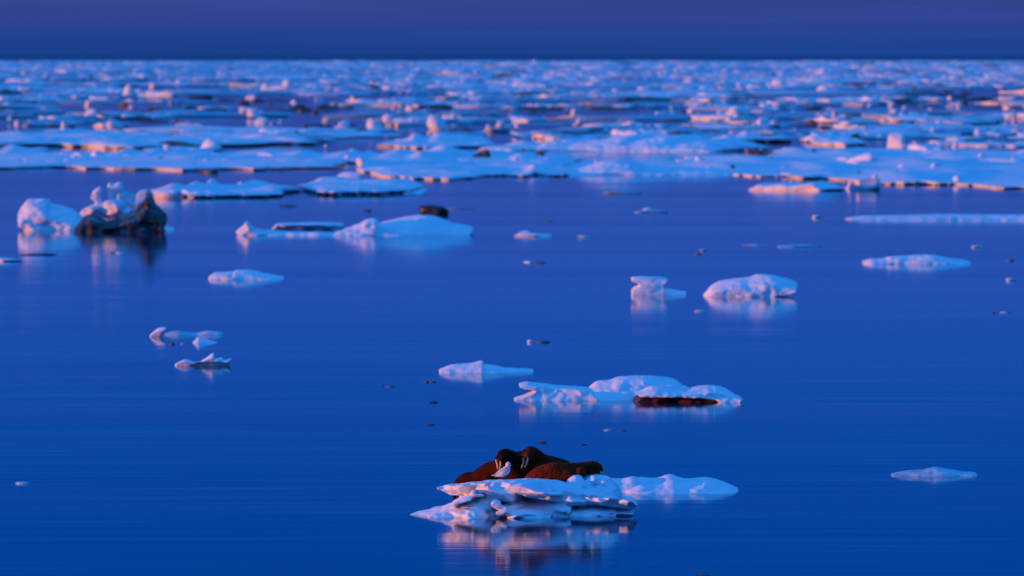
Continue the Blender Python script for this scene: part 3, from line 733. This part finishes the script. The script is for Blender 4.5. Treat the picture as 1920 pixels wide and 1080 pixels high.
DT = [block_template(s) for s in range(20, 23)]
for t in DT: t[0].materials.append(M['dirty'])
KT = [block_template(s) for s in range(30, 33)]
for t in KT: t[0].materials.append(M['dark'])  # dark ridges: shadow streaks and wet ice edges put into the colour
items = []          # (template kind, index, x, y, sx, sy, sz, rot)
rr = random.Random(11)
D = dist(262)
while D < ICE_END:
    y = YH + F * H / D
    depth = 26 * (D / 1500) ** 0.75
    # open leads between the floes in the near pack
    cover = 0.97 if y < 185 else (0.62 if y < 205 else (0.42 if y < 238 else 0.8))
    half = 0.5 * D * 1920 / F * 1.25
    x = -half - rr.uniform(0, 30)
    while x < half:
        wpx = min(420, rr.lognormvariate(3.9, 0.95)) * (0.75 if y < 150 else 1)
        wm = wpx * D / F
        lead = noise.noise(Vector((x * F / D / 420, math.log(D) * 9, 3.3))) + 0.5 * noise.noise(Vector((x * F / D / 130, math.log(D) * 30, 7.3)))
        if rr.random() < cover and lead < (0.34 if y < 150 else 0.16):
            hf = rr.uniform(0.25, 0.75) * (D / 2000) ** 0.35
            items.append(('u' if rr.random() < 0.45 else 'f', rr.randrange(8), x + wm / 2, D + rr.uniform(-.5, .5) * depth, wm * 1.15, depth * rr.uniform(0.9, 1.5), hf, rr.uniform(-0.25, 0.25)))
            if rr.random() < 0.15 + 0.14 * min(1, wpx / 120):
                for _ in range(rr.choice((1, 1, 2, 3))):
                    hpx = min(11, rr.lognormvariate(1.05, 0.55)); bh = hpx * D / F * (1 if y > 150 else (0.75 if y > 132 else 0.35))
                    bw_ = bh * rr.uniform(1.1, 3.6)
                    items.append(('d' if rr.random() < 0.22 else 'b', rr.randrange(3 if False else 8), x + rr.uniform(0, wm), D + rr.uniform(-.4, .4) * depth, bw_, bw_ * rr.uniform(0.6, 1.3), bh + hf * 0.6, rr.uniform(0, 6.28)))
        x += wm * rr.uniform(0.9, 1.25)
    if 185 < y < 262:       # loose bits in the leads
        for _ in range(5):
            hpx = rr.uniform(3, 9); bh = hpx * D / F
            items.append((rr.choice('bbd'), rr.randrange(8), rr.uniform(-half, half), D, bh * rr.uniform(1.3, 3.2), bh * rr.uniform(1.0, 1.6), bh * 0.85, rr.uniform(0, 6.28)))
    D += depth * 1.05
# the marked blocks and floes of the photograph
marked = [(243, 183, 32, 27), (286, 163, 14, 10), (58, 155, 34, 10), (334, 157, 14, 10), (537, 163, 22, 16), (165, 198, 14, 12), (170, 218, 24, 16), (20, 228, 10, 14), (32, 233, 10, 10), (56, 232, 10, 10), (645, 240, 26, 16), (703, 241, 34, 20), (727, 226, 26, 14),
          (822, 241, 42, 26), (850, 224, 10, 16), (915, 245, 14, 14), (938, 238, 20, 14), (968, 245, 10, 16), (1075, 213, 12, 12), (1084, 231, 14, 12), (1190, 240, 34, 16), (1385, 210, 40, 14), (1382, 224, 14, 16), (1458, 162, 36, 16), (1540, 139, 22, 14),
          (1565, 224, 10, 22), (1800, 200, 14, 12), (1900, 224, 9, 20), (1673, 216, 18, 14), (1290, 157, 22, 12), (1275, 170, 40, 10), (478, 220, 30, 18), (490, 230, 26, 12), (1430, 234, 26, 16), (1760, 233, 14, 12), (1350, 215, 20, 10), (120, 240, 14, 16), (216, 242, 34, 20)]
for px, yb, ww, hh in marked:
    D = dist(yb + 2); u = mpp(D)
    items.append(('m', rr.randrange(8), (px - 960) * u, D, ww * u, ww * u * 0.8, hh * u * 1.05, rr.uniform(-.5, .5)))
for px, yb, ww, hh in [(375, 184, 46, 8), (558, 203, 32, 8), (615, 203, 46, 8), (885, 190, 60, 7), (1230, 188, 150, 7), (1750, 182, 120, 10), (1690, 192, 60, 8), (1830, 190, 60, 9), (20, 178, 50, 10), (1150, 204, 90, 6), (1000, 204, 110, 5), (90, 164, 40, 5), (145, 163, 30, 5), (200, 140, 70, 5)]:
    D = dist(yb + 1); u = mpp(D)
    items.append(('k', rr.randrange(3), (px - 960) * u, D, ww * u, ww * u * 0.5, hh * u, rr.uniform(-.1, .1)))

for _ in range(115):  # more dark ridges at random, shadow and wet edges given as dark colour
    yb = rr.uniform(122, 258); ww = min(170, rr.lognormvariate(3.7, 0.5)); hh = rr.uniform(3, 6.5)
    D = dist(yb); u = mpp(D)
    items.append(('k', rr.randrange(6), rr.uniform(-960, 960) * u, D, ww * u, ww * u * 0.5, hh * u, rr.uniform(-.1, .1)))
def view_size(i):
    k, t, x, y, sx, sy, sz, rz = i
    if abs(x / y * F) > 960 + 40: return 0
    return sx * F / y * (sz * F / y + 0.4 * sy * F * H / y ** 2)
items.sort(key=view_size, reverse=True)
LAB = {'u': ("low bare blue floe without snow in the far pack", "ice floe", "bare blue floes of the far pack", "ice_floe"),
       'f': ("low blue white floe in the crowded pack toward the horizon", "ice floe", "floes of the far pack", "ice_floe"),
       'b': ("small upright ice block among the far pack floes", "ice block", "ice blocks of the far pack", "ice_block"),
       'm': ("large sunlit ice block rising above the far pack floes", "ice block", "tall ice blocks of the far pack", "ice_block"),
       'd': ("small brown stained ice block among the far pack floes", "ice block", "brown ice blocks of the far pack", "ice_block"),
       'k': ("long dark ridge, shadow and wetness in its colour, among the far pack floes", "ice ridge", "dark ice ridges of the far pack", "ice_ridge")}
left = {'f': 130, 'u': 85, 'b': 90, 'm': 60, 'd': 60, 'k': 130}
rest = {'f': [[], [], 0], 'u': [[], [], 0], 'd': [[], [], 0]}
TP = {'f': FT, 'u': UT, 'b': BT, 'm': BT, 'd': DT, 'k': KT}
for it in items:
    k, t, x, y, sx, sy, sz, rz = it
    T = TP[k]; t %= len(T)
    if left[k] > 0 and view_size(it) > 0:
        left[k] -= 1
        o = link(bpy.data.objects.new(LAB[k][3], T[t][0]))
        o.location = (x, y, 0); o.scale = (sx, sy, sz); o.rotation_euler = (0, 0, rz if k != 'f' else rz)
        tag(o, LAB[k][0], LAB[k][1], LAB[k][2])
    else:
        q = rest['d' if k in 'dk' else ('u' if k == 'u' else 'f')]
        v = T[t][1] * np.array([sx, sy, sz]); c, s = math.cos(rz), math.sin(rz)
        v = np.stack([v[:, 0] * c - v[:, 1] * s + x, v[:, 0] * s + v[:, 1] * c + y, v[:, 2]], 1)
        q[0].append(v); q[1].append(T[t][2] + q[2]); q[2] += len(v)
for key, nme, mm, lab in (('u', "blue_pack_ice", 'blue_ice', "bare blue ice merging with the snowy far pack"), ('f', "pack_ice", 'ice_far', "far pack ice merging into one white field below the horizon"), ('d', "dirty_pack_ice", 'dirty', "brown stained ice rubble strewn through the far pack")):
    v = np.concatenate(rest[key][0]); f = np.concatenate(rest[key][1])
    me = bpy.data.meshes.new(nme)
    me.vertices.add(len(v)); me.vertices.foreach_set('co', v.ravel())
    me.loops.add(f.size); me.loops.foreach_set('vertex_index', f.ravel().astype(np.int32))
    me.polygons.add(len(f)); me.polygons.foreach_set('loop_start', np.arange(0, f.size, 3, dtype=np.int32))
    me.update(calc_edges=True); smooth(me)
    tag(new_obj(nme, me, M[mm]), lab, "pack ice", kind='stuff')
print("items", len(items), "stuff faces", len(me.polygons))
